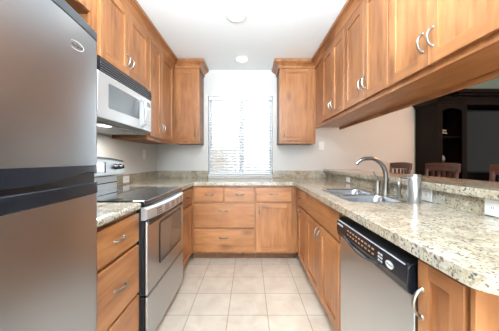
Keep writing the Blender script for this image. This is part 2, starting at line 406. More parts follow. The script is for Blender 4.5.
# ------------------------------------------------------------------ cabinets
def handle_bm(F, u, z, vert, vface, L=0.085, out=0.026, r=0.0043):
    bm = BM(); n = 14; pts = []; rad = []
    for i in range(n+1):
        tt = i/n; s = (tt-0.5)*L; v = -out*min(1.0, math.sin(PI*tt)**0.55) if 0 < tt < 1 else 0.0
        pts.append(F(u, vface+v, z+s) if vert else F(u+s, vface+v, z)); rad.append(r*(1.0+0.35*math.sin(PI*tt)))
    tube(bm, pts, rad, 8)
    for s in (-0.5, 0.5):
        c = F(u, vface, z+s*L) if vert else F(u+s*L, vface, z)
        c2 = F(u, vface-0.004, z+s*L) if vert else F(u+s*L, vface-0.004, z)
        tube(bm, [c, c2], [0.0085, 0.006], 10)
    return bm
def gax(o): return 0 if o == 'B' else 1
def door(par, o, F, u0, u1, z0, z1, handle=None, fr=0.057, horiz=False):
    T = 0.022; fr = min(fr, (u1-u0)*0.28)
    bm = BM(); cells = {(i, j) for i in range(3) for j in range(3)} - {(1, 1)}
    gridslab(bm, F, [u0, u0+fr, u1-fr, u1], [z0, z0+fr, z1-fr, z1], cells, -T, 0, lambda i, j: 1 if i == 1 else 0)
    d = obj('door', bm, [WOOD[2], WOOD[gax(o)]], par, bevel=0.002)
    bm = BM(); ubox(bm, F, u0+fr-0.001, u1-fr+0.001, -T+0.011, -0.002, z0+fr-0.001, z1-fr+0.001)
    obj('door_panel', bm, WOOD[2], d)
    if handle:
        obj('handle', handle_bm(F, handle[0], handle[1], handle[2] == 'v', -T), NICKEL, d, smooth=True)
    return d
def drawer(par, o, F, u0, u1, z0, z1, pulls=None, name='drawer'):
    bm = BM(); ubox(bm, F, u0, u1, -0.019, 0, z0, z1)
    d = obj(name, bm, WOOD[gax(o)], par, bevel=0.003)
    for (u, z) in (pulls if pulls is not None else [((u0+u1)/2, (z0+z1)/2)]):
        obj('pull', handle_bm(F, u, z, False, -0.019), NICKEL, d, smooth=True)
    return d
def cabinet(name, label, cat, o, face, u0, u1, z0, z1, depth, openings, base=False, rail=0.0, group=None, back=True, vtoe=0.075, solid_sides=True):
    """carcass built of panels + a face frame around the openings (u0,u1,z0,z1)"""
    F = mapper(o, face)
    c = F((u0+u1)/2, depth/2, z0 if not base else 0)
    t = thing(name, label, cat, c, group)
    p = 0.016; e = 0.0008; bm = BM()
    zb = z0
    zs_ = [zb, zb+p, z1-p, z1]
    if base: cells = {(0, 0), (0, 1), (0, 2), (2, 0), (2, 1), (2, 2), (1, 0)}
    else: cells = {(i, j) for i in range(3) for j in range(3)} - {(1, 1)}
    gridslab(bm, F, [u0+e, u0+p, u1-p, u1-e], zs_, cells, 0.019, depth)
    bk = BM(); ubox(bk, F, u0+p+0.0005, u1-p-0.0005, depth-0.006, depth-0.001, zb+p+0.0005, z1-p-0.0005)
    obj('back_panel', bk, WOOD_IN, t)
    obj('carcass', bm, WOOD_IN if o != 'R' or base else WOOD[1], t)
    # face frame: fill everything that is not an opening, on a grid
    us = sorted({u0+e, u1-e} | {x for q in openings for x in q[:2]}); zs = sorted({z0, z1} | {x for q in openings for x in q[2:]})
    us = [x for k, x in enumerate(us) if k == 0 or x-us[k-1] > 1e-6]; zs = [x for k, x in enumerate(zs) if k == 0 or x-zs[k-1] > 1e-6]
    cells = {(i, j) for i in range(len(us)-1) for j in range(len(zs)-1)
             if not any(q[0] < (us[i]+us[i+1])/2 < q[1] and q[2] < (zs[j]+zs[j+1])/2 < q[3] for q in openings)}
    bm = gridslab(BM(), F, us, zs, cells, 0, 0.019)
    obj('face_frame', bm, WOOD[2], t)
    if base:
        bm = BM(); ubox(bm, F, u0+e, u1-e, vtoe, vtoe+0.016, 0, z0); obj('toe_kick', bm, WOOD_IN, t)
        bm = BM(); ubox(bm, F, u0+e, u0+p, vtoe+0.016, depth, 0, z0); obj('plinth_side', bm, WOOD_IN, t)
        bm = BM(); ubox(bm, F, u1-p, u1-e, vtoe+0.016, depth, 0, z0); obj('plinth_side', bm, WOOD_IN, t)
    if rail:
        bm = BM(); ubox(bm, F, u0+e, u1-e, -0.012, 0.016, z0-rail, z0); obj('light_rail', bm, WOOD[gax(o)], t, bevel=0.003)
    return t, F
ov = 0.012   # front overlaps opening by this much
def op(q): return (q[0]+ov, q[1]-ov, q[2]+ov, q[3]-ov)

ZB0, ZB1 = 0.10, 0.872
# ---- base units
LF, RF, BF = -0.67, 0.55, 2.686
q = [(0.955, 1.368, 0.688, 0.855), (0.955, 1.368, 0.391, 0.668), (0.955, 1.368, 0.115, 0.373)]
t, F = cabinet('base_cabinet', 'wooden three-drawer base cabinet between the refrigerator and the stove', 'cabinet', 'L', LF, 0.942, 1.376, ZB0, ZB1, 0.63, [op(x) for x in q], base=True)
for x in q: drawer(t, 'L', F, *x)
q = [(2.160, 2.62, 0.688, 0.855), (2.160, 2.62, 0.115, 0.668)]
t, F = cabinet('base_cabinet', 'narrow wooden base cabinet just beyond the stove, with one drawer over a door', 'cabinet', 'L', LF, 2.145, 2.685, ZB0, ZB1, 0.63, [op(x) for x in q], base=True)
drawer(t, 'L', F, *q[0]); door(t, 'L', F, *q[1], handle=(2.20, 0.60, 'v'))
q = [(-0.632, -0.300, 0.688, 0.848), (-0.278, 0.055, 0.688, 0.848), (-0.632, 0.055, 0.391, 0.668), (-0.632, 0.055, 0.108, 0.373)]
t, F = cabinet('base_cabinet', 'wide wooden base cabinet under the window with four drawers', 'cabinet', 'B', BF, -0.6695, 0.066, ZB0-0.015, ZB1, 0.59, [op(x) for x in q], base=True)
drawer(t, 'B', F, *q[0]); drawer(t, 'B', F, *q[1]); drawer(t, 'B', F, *q[2], pulls=[(-0.30, 0.58)]); drawer(t, 'B', F, *q[3], pulls=[(-0.30, 0.27)])
q = [(0.077, 0.483, 0.688, 0.848), (0.077, 0.483, 0.108, 0.668)]
t, F = cabinet('base_cabinet', 'wooden base cabinet on the back wall with a drawer over a single door', 'cabinet', 'B', BF, 0.066, 0.5495, ZB0-0.015, ZB1, 0.59, [op(x) for x in q], base=True)
drawer(t, 'B', F, *q[0]); door(t, 'B', F, *q[1], handle=(0.112, 0.595, 'v'))
q = [(2.175, 2.52, 0.688, 0.855), (2.175, 2.52, 0.115, 0.668)]
t, F = cabinet('base_cabinet', 'narrow wooden base cabinet in the corner beyond the sink, drawer over door', 'cabinet', 'R', RF, 2.165, 2.685, ZB0, ZB1, 0.54, [op(x) for x in q], base=True)
drawer(t, 'R', F, *q[0]); door(t, 'R', F, *q[1], handle=(2.46, 0.60, 'v'))
q = [(1.375, 2.157, 0.688, 0.855), (1.375, 1.757, 0.115, 0.668), (1.762, 2.157, 0.115, 0.668)]
t, F = cabinet('sink_cabinet', 'wooden sink base cabinet with a wide false drawer front over two doors', 'cabinet', 'R', RF, 1.360, 2.165, ZB0, ZB1, 0.54, [op(x) for x in q], base=True)
drawer(t, 'R', F, *q[0], pulls=[], name='false_front')
door(t, 'R', F, *q[1], handle=(1.725, 0.60, 'v')); door(t, 'R', F, *q[2], handle=(1.795, 0.60, 'v'))
q = [(0.572, 0.728, 0.115, 0.855)]
t, F = cabinet('base_cabinet', 'narrow wooden end cabinet beside the dishwasher, its door with an arched pull', 'cabinet', 'R', RF, 0.560, 0.738, ZB0, ZB1, 0.54, [op(x) for x in q], base=True)
door(t, 'R', F, *q[0], handle=(0.710, 0.727, 'v'))
obj('end_panel', boxes((0.532, 1.09, 0.545, 0.5595, 0, ZB1)), WOOD[2], t, bevel=0.002)

# ---- wall units
UD = 0.345; ULF = -0.97
ZT = 2.40
# open niche cabinet above the refrigerator
t, F = cabinet('niche_cabinet', 'wooden cabinet with an open niche above the refrigerator', 'cabinet', 'L', ULF, 0.36, 1.452, 1.80, ZT, 0.335, [(0.40, 1.42, 1.84, 2.07)])
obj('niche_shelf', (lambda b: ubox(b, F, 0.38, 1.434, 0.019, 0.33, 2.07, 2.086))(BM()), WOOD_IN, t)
q = [(1.477, 1.824, 1.825, 2.33), (1.828, 2.182, 1.825, 2.33)]
t, F = cabinet('wall_cabinet', 'short wooden two-door wall cabinet directly above the microwave', 'cabinet', 'L', ULF, 1.453, 2.198, 1.80, ZT, 0.335, [op(x) for x in q])
door(t, 'L', F, *q[0], handle=(1.797, 1.94, 'v')); door(t, 'L', F, *q[1], handle=(1.856, 1.94, 'v'))
q = [(2.222, 2.512, 1.395, 2.33), (2.516, 2.89, 1.395, 2.33)]
t, F = cabinet('wall_cabinet', 'tall wooden two-door wall cabinet on the left wall beyond the microwave', 'cabinet', 'L', ULF, 2.199, 2.975, 1.370, ZT, 0.335, [op(x) for x in q], rail=0.012)
door(t, 'L', F, *q[0], handle=(2.482, 1.51, 'v')); door(t, 'L', F, *q[1], handle=(2.548, 1.51, 'v'))
UBF = 2.978
q = [(-0.935, -0.672, 1.41, 2.33)]
t, F = cabinet('wall_cabinet', 'wooden single-door wall cabinet to the left of the window', 'cabinet', 'B', UBF, -0.968, -0.646, 1.378, ZT, 0.306, [op(x) for x in q])
door(t, 'B', F, *q[0], handle=(-0.700, 1.50, 'v'))
q = [(0.412, 0.802, 1.41, 2.33)]
t, F = cabinet('wall_cabinet', 'wooden single-door wall cabinet to the right of the window', 'cabinet', 'B', UBF, 0.385, 0.848, 1.378, ZT, 0.306, [op(x) for x in q])
door(t, 'B', F, *q[0], handle=(0.44, 1.50, 'v'))
URF = 0.85; UB = 1.583
specs = [(2.03, 2.66, 2.33, 'wooden two-door cabinet hanging over the far end of the peninsula, next to the corner', 2.976),
         (1.385, 2.03, 1.69, 'middle wooden two-door cabinet hanging over the peninsula above the faucet', None),
         (0.745, 1.385, 1.08, 'wooden two-door cabinet hanging over the peninsula, nearest the camera', None)]
for a, b, m, lab, uend in specs:
    q = [(a+0.008, m-0.002, 1.605, 2.328), (m+0.002, b-0.008, 1.605, 2.328)]
    t, F = cabinet('hanging_cabinet', lab, 'cabinet', 'R', URF, a, uend or b, UB, ZT, 0.325, [op(x) for x in q], group=None)
    door(t, 'R', F, *q[0], handle=(m-0.030, 1.725, 'v')); door(t, 'R', F, *q[1], handle=(m+0.030, 1.725, 'v'))
    bm = BM(); ubox(bm, F, a+0.001, (uend or b)-0.001, -0.004, 0.018, UB-0.012, UB); obj('light_rail', bm, WOOD[1], t, bevel=0.002)
    bm = BM(); ubox(bm, F, a+0.001, (uend or b)-0.001, 0.300, 0.325, UB-0.028, UB); obj('back_rail', bm, WOOD[1], t, bevel=0.003)
q = [(0.14, 0.735, 1.605, 2.328)]

# crown mouldings
cp = [(0, 2.335), (0.016, 2.335), (0.016, 2.348), (0.007, 2.352), (0.012, 2.364), (0.026, 2.380), (0.046, 2.394), (0.056, 2.396), (0.056, 2.406), (0.070, 2.409), (0.072, 2.434), (0, 2.434)]
bm = BM(); sweep(bm, cp, [(-0.9685, 0.36), (-0.9685, 2.9765), (-0.6445, 2.9765), (-0.6445, 3.283)][::-1] and [(-0.9685, 0.36), (-0.9685, 2.9765), (-0.6445, 2.9765), (-0.6445, 3.283)])
tag(obj('crown_moulding', bm, WOOD[1], bevel=0), 'stepped wooden crown moulding along the tops of the left wall cabinets', 'moulding')
bm = BM(); sweep(bm, cp, [(0.3835, 3.283), (0.3835, 2.9765), (0.8485, 2.9765), (0.8485, 0.745)])
tag(obj('crown_moulding', bm, WOOD[1]), 'stepped wooden crown moulding along the tops of the right hanging cabinets', 'moulding')

# ------------------------------------------------------------------ counters
CT0, CT1 = 0.875, 0.915
LE, RE, BE = -0.637, 0.50, 2.64
o = obj('countertop', slab([(XL+0.002, 0.935)]+[(LE, 0.935), (LE, 1.376), (XL+0.002, 1.376)], [], CT0, CT1), GRAN, bevel=0.014, seg=3)
tag(o, 'short speckled granite countertop between the refrigerator and the stove', 'countertop')
EC = 0.49
outer = [(XL+0.002, 2.143), (LE, 2.143), (LE, BE-0.03)] + arc(LE+0.03, BE-0.03, 0.03, 180, 90, 4)[1:] + [(RE-0.03, BE)] + arc(RE-0.03, BE-0.03, 0.03, 90, 0, 4)[1:]
outer += [(RE, EC+0.06)] + arc(RE+0.06, EC+0.06, 0.06, 180, 270, 6)[1:] + [(1.098, EC), (1.098, YB-0.002), (XL+0.002, YB-0.002)]
SX0, SX1, SY0, SY1 = 0.61, 0.935, 1.372, 2.00
hole = rrect(SX0, SX1, SY0, SY1, 0.06)
o = obj('countertop', slab(outer, [hole], CT0, CT1), GRAN, bevel=0.014, seg=3, angle=50)
tag(o, 'long U-shaped speckled granite countertop running round to the sink and dishwasher', 'countertop')
# splashes
SP1 = 1.015
tag(obj('backsplash', boxes((XL+0.001, XL+0.021, 2.146, YB-0.001, CT1, SP1)), GRAN, bevel=0.002), 'low granite backsplash on the left wall beyond the stove', 'backsplash')
tag(obj('backsplash', boxes((XL+0.022, WX0, YB-0.021, YB-0.001, CT1, SP1)), GRAN, bevel=0.002), 'low granite backsplash on the back wall, left of the window', 'backsplash')
tag(obj('backsplash', boxes((XL+0.001, XL+0.021, 0.94, 1.372, CT1, SP1)), GRAN, bevel=0.002), 'low granite backsplash on the left wall between refrigerator and stove', 'backsplash')
tag(obj('backsplash', boxes((WX1, 1.075, YB-0.021, YB-0.001, CT1, SP1)), GRAN, bevel=0.002), 'low granite backsplash on the back wall, right of the window', 'backsplash')
tag(obj('backsplash', boxes((1.078, 1.0985, 0.50, YB-0.001, CT1, 0.992)), GRAN, bevel=0.002), 'granite backsplash under the raised bar, behind the sink', 'backsplash')
bar = slab([(1.045, 0.44), (1.48, 0.44), (1.48, YB-0.002), (1.045, YB-0.002)], [], 0.994, 1.035)
tag(obj('bar_counter', bar, GRAN, bevel=0.014, seg=3), 'raised granite bar counter along the peninsula', 'bar counter')
struct('trim_2', boxes((1.20, 1.215, 0.48, YB-0.002, 0.0, 0.992)), DARKW)

# ------------------------------------------------------------------ sink and fittings
sk = thing('kitchen_sink', 'double-bowl stainless steel sink set under the granite counter', 'sink', ((SX0+SX1)/2, (SY0+SY1)/2, 0.70))
ym = 1.665
def bowl(y0, y1, depth):
    bm = BM(); x0, x1 = SX0+0.002, SX1-0.002
    ZR = CT1+0.0015
    levels = [(0.0, ZR), (0.004, ZR-0.004), (0.008, ZR-0.02), (0.014, ZR-depth+0.05), (0.026, ZR-depth+0.015), (0.055, ZR-depth), (0.11, ZR-depth-0.004)]
    rings = []
    for ins, z in levels:
        r = max(0.055-ins*0.25, 0.02)
        rings.append([bm.verts.new((x, y, z)) for x, y in rrect(x0+ins, x1-ins, y0+ins, y1-ins, r, 6)])
    for a, b in zip(rings, rings[1:]):
        for k in range(len(a)): bm.faces.new((a[k], a[(k+1) % len(a)], b[(k+1) % len(a)], b[k]))
    bm.faces.new(rings[-1]); return bm
for y0, y1 in ((SY0+0.002, ym-0.010), (ym+0.010, SY1-0.002)):
    b = obj('bowl', bowl(y0, y1, 0.20), STEEL_SINK, sk, smooth=True)
    sm = b.modifiers.new('thick', 'SOLIDIFY'); sm.thickness = 0.0015; sm.offset = -1
    bm = BM(); lathe(bm, [(0.042, 0.0), (0.042, 0.004), (0.030, 0.005), (0.024, 0.001), (0.001, 0.001)], ((SX0+SX1)/2, (y0+y1)/2, CT1-0.2015))
    obj('drain', bm, CHROME, sk, smooth=True)
rim = slab(rrect(SX0-0.012, SX1+0.012, SY0-0.012, SY1+0.012, 0.07), [rrect(SX0+0.002, SX1-0.002, SY0+0.002, ym-0.010, 0.055), rrect(SX0+0.002, SX1-0.002, ym+0.010, SY1-0.002, 0.055)], CT1+0.0002, CT1+0.0025)
obj('rim', rim, STEEL_SINK, sk)

fc = thing('kitchen_faucet', 'brushed nickel gooseneck faucet behind the sink', 'faucet', (1.02, 1.74, CT1))
bm = BM(); lathe(bm, [(0.024, 0), (0.024, 0.006), (0.021, 0.014), (0.019, 0.03), (0.0175, 0.09)], (1.02, 1.74, CT1)); obj('base', bm, NICKEL, fc, smooth=True)
bm = BM(); P = []; n = 18
ctl = [(1.02, CT1+0.08), (1.02, CT1+0.15), (0.995, CT1+0.215), (0.94, CT1+0.258), (0.885, CT1+0.262), (0.84, CT1+0.252), (0.808, CT1+0.228)]
def spline(c, n=5):
    out = []
    for i in range(len(c)-1):
        p0 = Vector(c[max(i-1, 0)]); p1 = Vector(c[i]); p2 = Vector(c[i+1]); p3 = Vector(c[min(i+2, len(c)-1)])
        for k in range(n):
            s = k/n; out.append(0.5*((2*p1)+(p2-p0)*s+(2*p0-5*p1+4*p2-p3)*s*s+(3*p1-p0-3*p2+p3)*s**3))
    out.append(Vector(c[-1])); return out
path = [(p.x, 1.74, p.y) for p in spline(ctl)]
tube(bm, path, [0.0175-0.005*i/len(path) for i in range(len(path))], 14); obj('spout', bm, NICKEL, fc, smooth=True)
bm = BM(); tube(bm, [(0.812, 1.74, CT1+0.234), (0.802, 1.74, CT1+0.219)], 0.0145, 14); obj('aerator', bm, NICKEL, fc, smooth=True)
fh = thing('faucet_handle', 'brushed nickel single-lever faucet control, left of the gooseneck', 'faucet handle', (0.980, 1.775, CT1))
bm = BM(); lathe(bm, [(0.020, 0), (0.020, 0.006), (0.0175, 0.012), (0.0165, 0.075), (0.013, 0.09), (0.004, 0.095)], (0.980, 1.775, CT1)); obj('body', bm, NICKEL, fh, smooth=True)
bm = BM(); tube(bm, [(0.980, 1.775, CT1+0.085), (0.967, 1.775, CT1+0.125), (0.947, 1.775, CT1+0.165)], [0.010, 0.007, 0.006], 10); obj('lever', bm, NICKEL, fh, smooth=True)
sd = thing('side_spray', 'slim nickel side dispenser with a short nozzle, between faucet and steel canister', 'dispenser', (0.985, 1.53, CT1))
bm = BM(); lathe(bm, [(0.022, 0), (0.022, 0.006), (0.014, 0.012), (0.011, 0.055), (0.016, 0.07), (0.017, 0.095), (0.010, 0.108)], (0.985, 1.53, CT1)); obj('body', bm, NICKEL, sd, smooth=True)
bm = BM(); tube(bm, [(0.985, 1.53, CT1+0.093), (0.958, 1.53, CT1+0.098), (0.925, 1.53, CT1+0.088)], [0.010, 0.009, 0.007], 10); obj('nozzle', bm, NICKEL, sd, smooth=True)
so = thing('soap_dispenser', 'tall brushed steel cylindrical soap dispenser standing on the counter', 'soap dispenser', (0.965, 1.36, CT1))
bm = BM(); lathe(bm, [(0.034, 0), (0.035, 0.003), (0.035, 0.148), (0.034, 0.150)], (0.965, 1.36, CT1), n=32); obj('body', bm, STEEL_V, so, smooth=True)
bm = BM(); lathe(bm, [(0.0335, 0.1505), (0.034, 0.155), (0.0335, 0.166), (0.012, 0.168)], (0.965, 1.36, CT1), n=32); obj('cap', bm, STEEL_V, so, smooth=True)
bm = BM(); tube(bm, [(0.945, 1.36, CT1+0.145), (0.91, 1.36, CT1+0.146), (0.885, 1.36, CT1+0.145), (0.878, 1.36, CT1+0.136)], 0.0055, 10); obj('spout', bm, NICKEL, so, smooth=True)

# outlets and switches
def plate(name, label, cat, fn, w2, h2, slots, grp=None):
    """fn(a,b,c): a across, b out of wall, c up"""
    c = fn(0, 0, 0); t = thing(name, label, cat, c, grp)
    bm = BM(); prism(bm, rrect(-w2, w2, -h2, h2, 0.004, 3), lambda a, b, tt: fn(a, tt, b), 0.0005, 0.006); obj('plate', bm, WHITEP, t, bevel=0.001)
    for s in slots:
        bm = BM(); prism(bm, rrect(s[0]-s[2], s[0]+s[2], s[1]-s[3], s[1]+s[3], 0.003, 3), lambda a, b, tt: fn(a, tt, b), 0.006, 0.009)
        f = obj('socket' if cat == 'outlet' else 'toggle', bm, WHITEP, t)
        if cat == 'outlet':
            bm = BM()
            for k in (-0.005, 0.005):
                if s[2] > s[3]: prism(bm, [(s[0]-0.004, s[1]+k-0.001), (s[0]+0.004, s[1]+k-0.001), (s[0]+0.004, s[1]+k+0.001), (s[0]-0.004, s[1]+k+0.001)], lambda a, b, tt: fn(a, tt, b), 0.009, 0.0095)
                else: prism(bm, [(s[0]+k-0.001, s[1]-0.004), (s[0]+k+0.001, s[1]-0.004), (s[0]+k+0.001, s[1]+0.004), (s[0]+k-0.001, s[1]+0.004)], lambda a, b, tt: fn(a, tt, b), 0.009, 0.0095)
            obj('slot', bm, DGREY, f)
    return t
HS = [(-0.02, 0, 0.014, 0.016), (0.02, 0, 0.014, 0.016)]
for y, z, lab in ((1.425, 0.955, 'white outlet on the granite splash directly behind the steel soap dispenser'),
                  (1.00, 0.955, 'white outlet on the granite splash at the right edge of the view'),
                  (2.53, 0.955, 'small white outlet on the granite splash beyond the faucet')):
    k = 0.8 if y > 2 else 1
    plate('wall_outlet', lab, 'outlet', lambda a, b, c, y=y, z=z, k=k: (1.0775-b, y+a*k, z+c*k), 0.058, 0.036, HS, 'outlets on the bar splash')
plate('wall_outlet', 'white outlet on the left granite backsplash just beyond the stove', 'outlet', lambda a, b, c: (XL+0.0215+b, 2.42+a, 0.965+c), 0.058, 0.035, HS)
plate('light_switch', 'white light switch on the left wall under the wall cabinets', 'switch', lambda a, b, c: (XL+0.0005+b, 2.88+a, 1.235+c), 0.036, 0.058, [(0, 0, 0.012, 0.026)])
plate('light_switch', 'white light switch on the back wall right of the hanging corner cabinet', 'switch', lambda a, b, c: (1.02+a, YB-0.0005-b, 1.37+c), 0.036, 0.058, [(0, 0, 0.012, 0.026)])

# ------------------------------------------------------------------ refrigerator
FY0, FY1 = 0.150, 0.920
fr = thing('refrigerator', 'tall stainless steel top-freezer refrigerator with black handle bands', 'refrigerator', (-0.95, (FY0+FY1)/2, 0))
def fx(y):   # convex door front
    tt = (y-(FY0+FY1)/2)/((FY1-FY0)/2); tt = max(-1, min(1, tt))
    e = max(0, (abs(tt)-0.97)/0.03)
    return -0.600 + 0.030*(1-tt*tt) - 0.009*e*e
def curved(z0, z1, back=-0.665, off=0.0, n=28, y0=FY0, y1=FY1):
    bm = BM(); ys = [y0+(y1-y0)*(0.5-0.5*math.cos(PI*i/n)) for i in range(n+1)]
    pts = [(back, y0)]+[(fx(y)+off, y) for y in ys]+[(back, y1)]
    prism(bm, pts, lambda a, b, tt: (a, b, tt), z0, z1); return bm
obj('case', boxes((-1.29, -0.672, FY0+0.004, FY1-0.004, 0.025, 1.645)), RUBBER, fr, bevel=0.006)
for y in (FY0+0.08, FY1-0.08):
    bm = BM(); lathe(bm, [(0.02, 0), (0.02, 0.03)], (-0.72, y, 0)); obj('foot', bm, RUBBER, fr)
    bm = BM(); lathe(bm, [(0.02, 0), (0.02, 0.03)], (-1.2, y, 0)); obj('foot', bm, RUBBER, fr)
obj('toe_grille', boxes((-0.70, -0.67, FY0+0.01, FY1-0.01, 0.03, 0.10)), RUBBER, fr)
fd = obj('freezer_door', curved(1.146, 1.628), STEEL_FR, fr, smooth=True)
obj('door_cap', curved(1.628, 1.664, off=0.002), DGREY, fd, bevel=0.004, smooth=True)
rd = obj('fresh_food_door', curved(0.11, 1.037), STEEL_FR, fr, smooth=True)
# black handle bands with a scooped grip between them
bm = BM(); n = 36
def lower(y): return 1.098+0.024*math.exp(-((y-(FY1-0.075))/0.11)**2)
ys = [FY0+(FY1-FY0)*i/n for i in range(n+1)]
top = [[bm.verts.new((x, y, 1.146)) for x in (-0.665, fx(y)+0.002)] for y in ys]
bot = [[bm.verts.new((x, y, lower(y))) for x in (-0.665, fx(y)+0.004)] for y in ys]
for i in range(n):
    a, b, c, d = top[i], top[i+1], bot[i], bot[i+1]
    bm.faces.new((a[0], a[1], b[1], b[0])); bm.faces.new((c[0], d[0], d[1], c[1])); bm.faces.new((a[1], c[1], d[1], b[1])); bm.faces.new((a[0], b[0], d[0], c[0]))
for i in (0, n): bm.faces.new((top[i][0], top[i][1], bot[i][1], bot[i][0]))
obj('handle_band', bm, BLACK, fd, smooth=True)
obj('handle_band', curved(1.037, 1.082, off=0.003), BLACK, rd, smooth=True, bevel=0.004)
obj('gasket', curved(1.0825, 1.128, off=-0.010), RUBBER, fr)
def text(name, body, size, M, mat, par, ext=0.0006, squash=1.0):
    cu = bpy.data.curves.new(name, 'FONT'); cu.body = body; cu.size = size; cu.align_x = 'CENTER'; cu.align_y = 'CENTER'; cu.extrude = ext
    tmp = bpy.data.objects.new('tmp', cu); COL.objects.link(tmp)
    dg = bpy.context.evaluated_depsgraph_get(); me = bpy.data.meshes.new_from_object(tmp.evaluated_get(dg))
    bpy.data.objects.remove(tmp)
    me.transform(M @ Matrix.Diagonal((1, squash, 1, 1)))
    bm = BM(); bm.from_mesh(me); bpy.data.meshes.remove(me)
    return obj(name, bm, mat, par)
def frame_m(origin, right, up):
    r = Vector(right).normalized(); u = Vector(up).normalized(); nn = r.cross(u)
    return Matrix(((r.x, u.x, nn.x, origin[0]), (r.y, u.y, nn.y, origin[1]), (r.z, u.z, nn.z, origin[2]), (0, 0, 0, 1)))
def badge(par, origin, right, up, a, b, tilt=0, ringm=CHROME, facem=STEEL_FR, txt=True, textm=DGREY):
    M = frame_m(origin, right, up) @ Matrix.Rotation(tilt, 4, 'Z'); n = 28
    bm = BM(); o1 = [(a*math.cos(2*PI*k/n), b*math.sin(2*PI*k/n)) for k in range(n)]
    prism(bm, o1, lambda x, y, tt: M @ Vector((x, y, tt)), 0, 0.002); bd = obj('badge', bm, facem, par)
    bm = BM()
    pts = [M @ Vector((a*math.cos(2*PI*k/n), b*math.sin(2*PI*k/n), 0.002)) for k in range(n+1)]
    tube(bm, pts, 0.0014, 6, cap=False); obj('badge_rim', bm, ringm, par, smooth=True)
    if txt: text('badge_lettering', 'Whirlpool', a*0.42, M @ Matrix.Translation((0, 0, 0.0022)), textm, par)
yb = 0.775
badge(fd, (fx(yb)+0.001, yb, 1.548), (0.11, 1, 0), (0, 0, 1), 0.030, 0.014, ringm=WHITEP, facem=STEEL_FR)

# ------------------------------------------------------------------ stove
SY, EY = 1.383, 2.138; SXF = -0.61
st = thing('stove', 'freestanding stainless steel range with black glass cooktop', 'stove', (-0.95, (SY+EY)/2, 0))
obj('body', boxes((-1.29, -0.655, SY, EY, 0.03, 0.885)), RUBBER, st, bevel=0.003)
for y in (SY+0.05, EY-0.05):
    for x in (-0.72, -1.22):
        bm = BM(); lathe(bm, [(0.018, 0), (0.018, 0.035)], (x, y, 0)); obj('foot', bm, RUBBER, st)
ct = obj('cooktop', boxes((-1.245, -0.622, SY, EY, 0.895, 0.922)), BLACKG, st, bevel=0.005, seg=3)
obj('cooktop_edge', boxes((-1.245, -0.630, SY+0.002, EY-0.002, 0.885, 0.8948)), BLACK, st)
for (x, y, r) in ((-0.78, 1.57, 0.105), (-0.78, 1.95, 0.085), (-1.07, 1.57, 0.08), (-1.07, 1.95, 0.105)):
    for rr in (r, r*0.62):
        bm = BM(); n = 40; prof = [(rr, 0.0), (rr, 0.0004), (rr-0.003, 0.0004), (rr-0.003, 0.0)]
        rings = [[bm.verts.new((x+p*math.cos(2*PI*k/n), y+p*math.sin(2*PI*k/n), 0.9221+h)) for k in range(n)] for p, h in prof]
        for a, b in zip(rings, rings[1:]+rings[:1]):
            for k in range(n): bm.faces.new((a[k], a[(k+1) % n], b[(k+1) % n], b[k]))
        obj('burner_ring', bm, RING, ct)
# front strip with vent slots, bowed handle, oven door with window, storage drawer
od = obj('oven_door', boxes((-0.628, SXF, SY+0.003, EY-0.003, 0.352, 0.795)), STEEL_V, st, bevel=0.006)
bm = BM()
prism(bm, rrect(1.565, 2.055, 0.462, 0.752, 0.025, 4), lambda a, b, tt: (tt, a, b), SXF+0.0003, SXF+0.003); ow = obj('window_frame', bm, BLACK, od)
bm = BM(); prism(bm, rrect(1.585, 2.035, 0.482, 0.735, 0.012, 4), lambda a, b, tt: (tt, a, b), SXF+0.003, SXF+0.0036); obj('oven_window', bm, simple('oven_glass', (0.16, 0.13, 0.11), 0.12, 0.3, scale=8), od)
def bow(y):
    q_ = max(0.0, min(1.0, (y-SY-0.004)/(EY-SY-0.008))); return SXF-0.004+0.036*math.sin(PI*q_)**0.6
bm = BM(); n = 32; rows = []
for i in range(n+1):
    y = SY+0.004+(EY-SY-0.008)*(0.5-0.5*math.cos(PI*i/n)); x = bow(y)
    rows.append([bm.verts.new(p) for p in ((-0.650, y, 0.803), (x-0.010, y, 0.803), (x, y, 0.812), (x-0.002, y, 0.868), (x-0.016, y, 0.880), (-0.650, y, 0.880))])
for a, b in zip(rows, rows[1:]):
    for k in range(6): bm.faces.new((a[k], a[(k+1) % 6], b[(k+1) % 6], b[k]))
bm.faces.new(rows[0][::-1]); bm.faces.new(rows[-1]); hd = obj('handle', bm, STEEL_L, od, smooth=True)
for g in range(5):
    bm = BM()
    for c in range(3):
        for r_ in range(3):
            y = SY+0.105+g*0.118+c*0.024; z = 0.820+r_*0.015; xa, xb = bow(y), bow(y+0.017)
            v = [bm.verts.new(p) for p in ((xa-0.004, y, z), (xb-0.004, y+0.017, z), (xb-0.004, y+0.017, z+0.007), (xa-0.004, y, z+0.007),
                                            (xa+0.0006, y, z), (xb+0.0006, y+0.017, z), (xb+0.0006, y+0.017, z+0.007), (xa+0.0006, y, z+0.007))]
            for q4 in ((0, 1, 2, 3), (4, 5, 6, 7), (0, 1, 5, 4), (2, 3, 7, 6), (1, 2, 6, 5), (0, 3, 7, 4)): bm.faces.new([v[k] for k in q4])
    obj('vent_slots', bm, DGREY, hd)
obj('door_liner', boxes((-0.6545, -0.6285, SY+0.004, EY-0.004, 0.353, 0.799)), RUBBER, od)
bm = BM(); box(bm, SXF-0.004, SXF+0.0012, SY+0.03, EY-0.03, 0.768, 0.793); obj('handle_recess', bm, BLACK, od)
dr_ = obj('storage_drawer', boxes((-0.628, SXF, SY+0.003, EY-0.003, 0.055, 0.340)), STEEL_V, st, bevel=0.006)
obj('drawer_box', boxes((-0.6545, -0.6285, SY+0.004, EY-0.004, 0.057, 0.340)), RUBBER, dr_)
obj('toe_strip', boxes((-0.69, -0.66, SY+0.02, EY-0.02, 0.0, 0.05)), RUBBER, st)
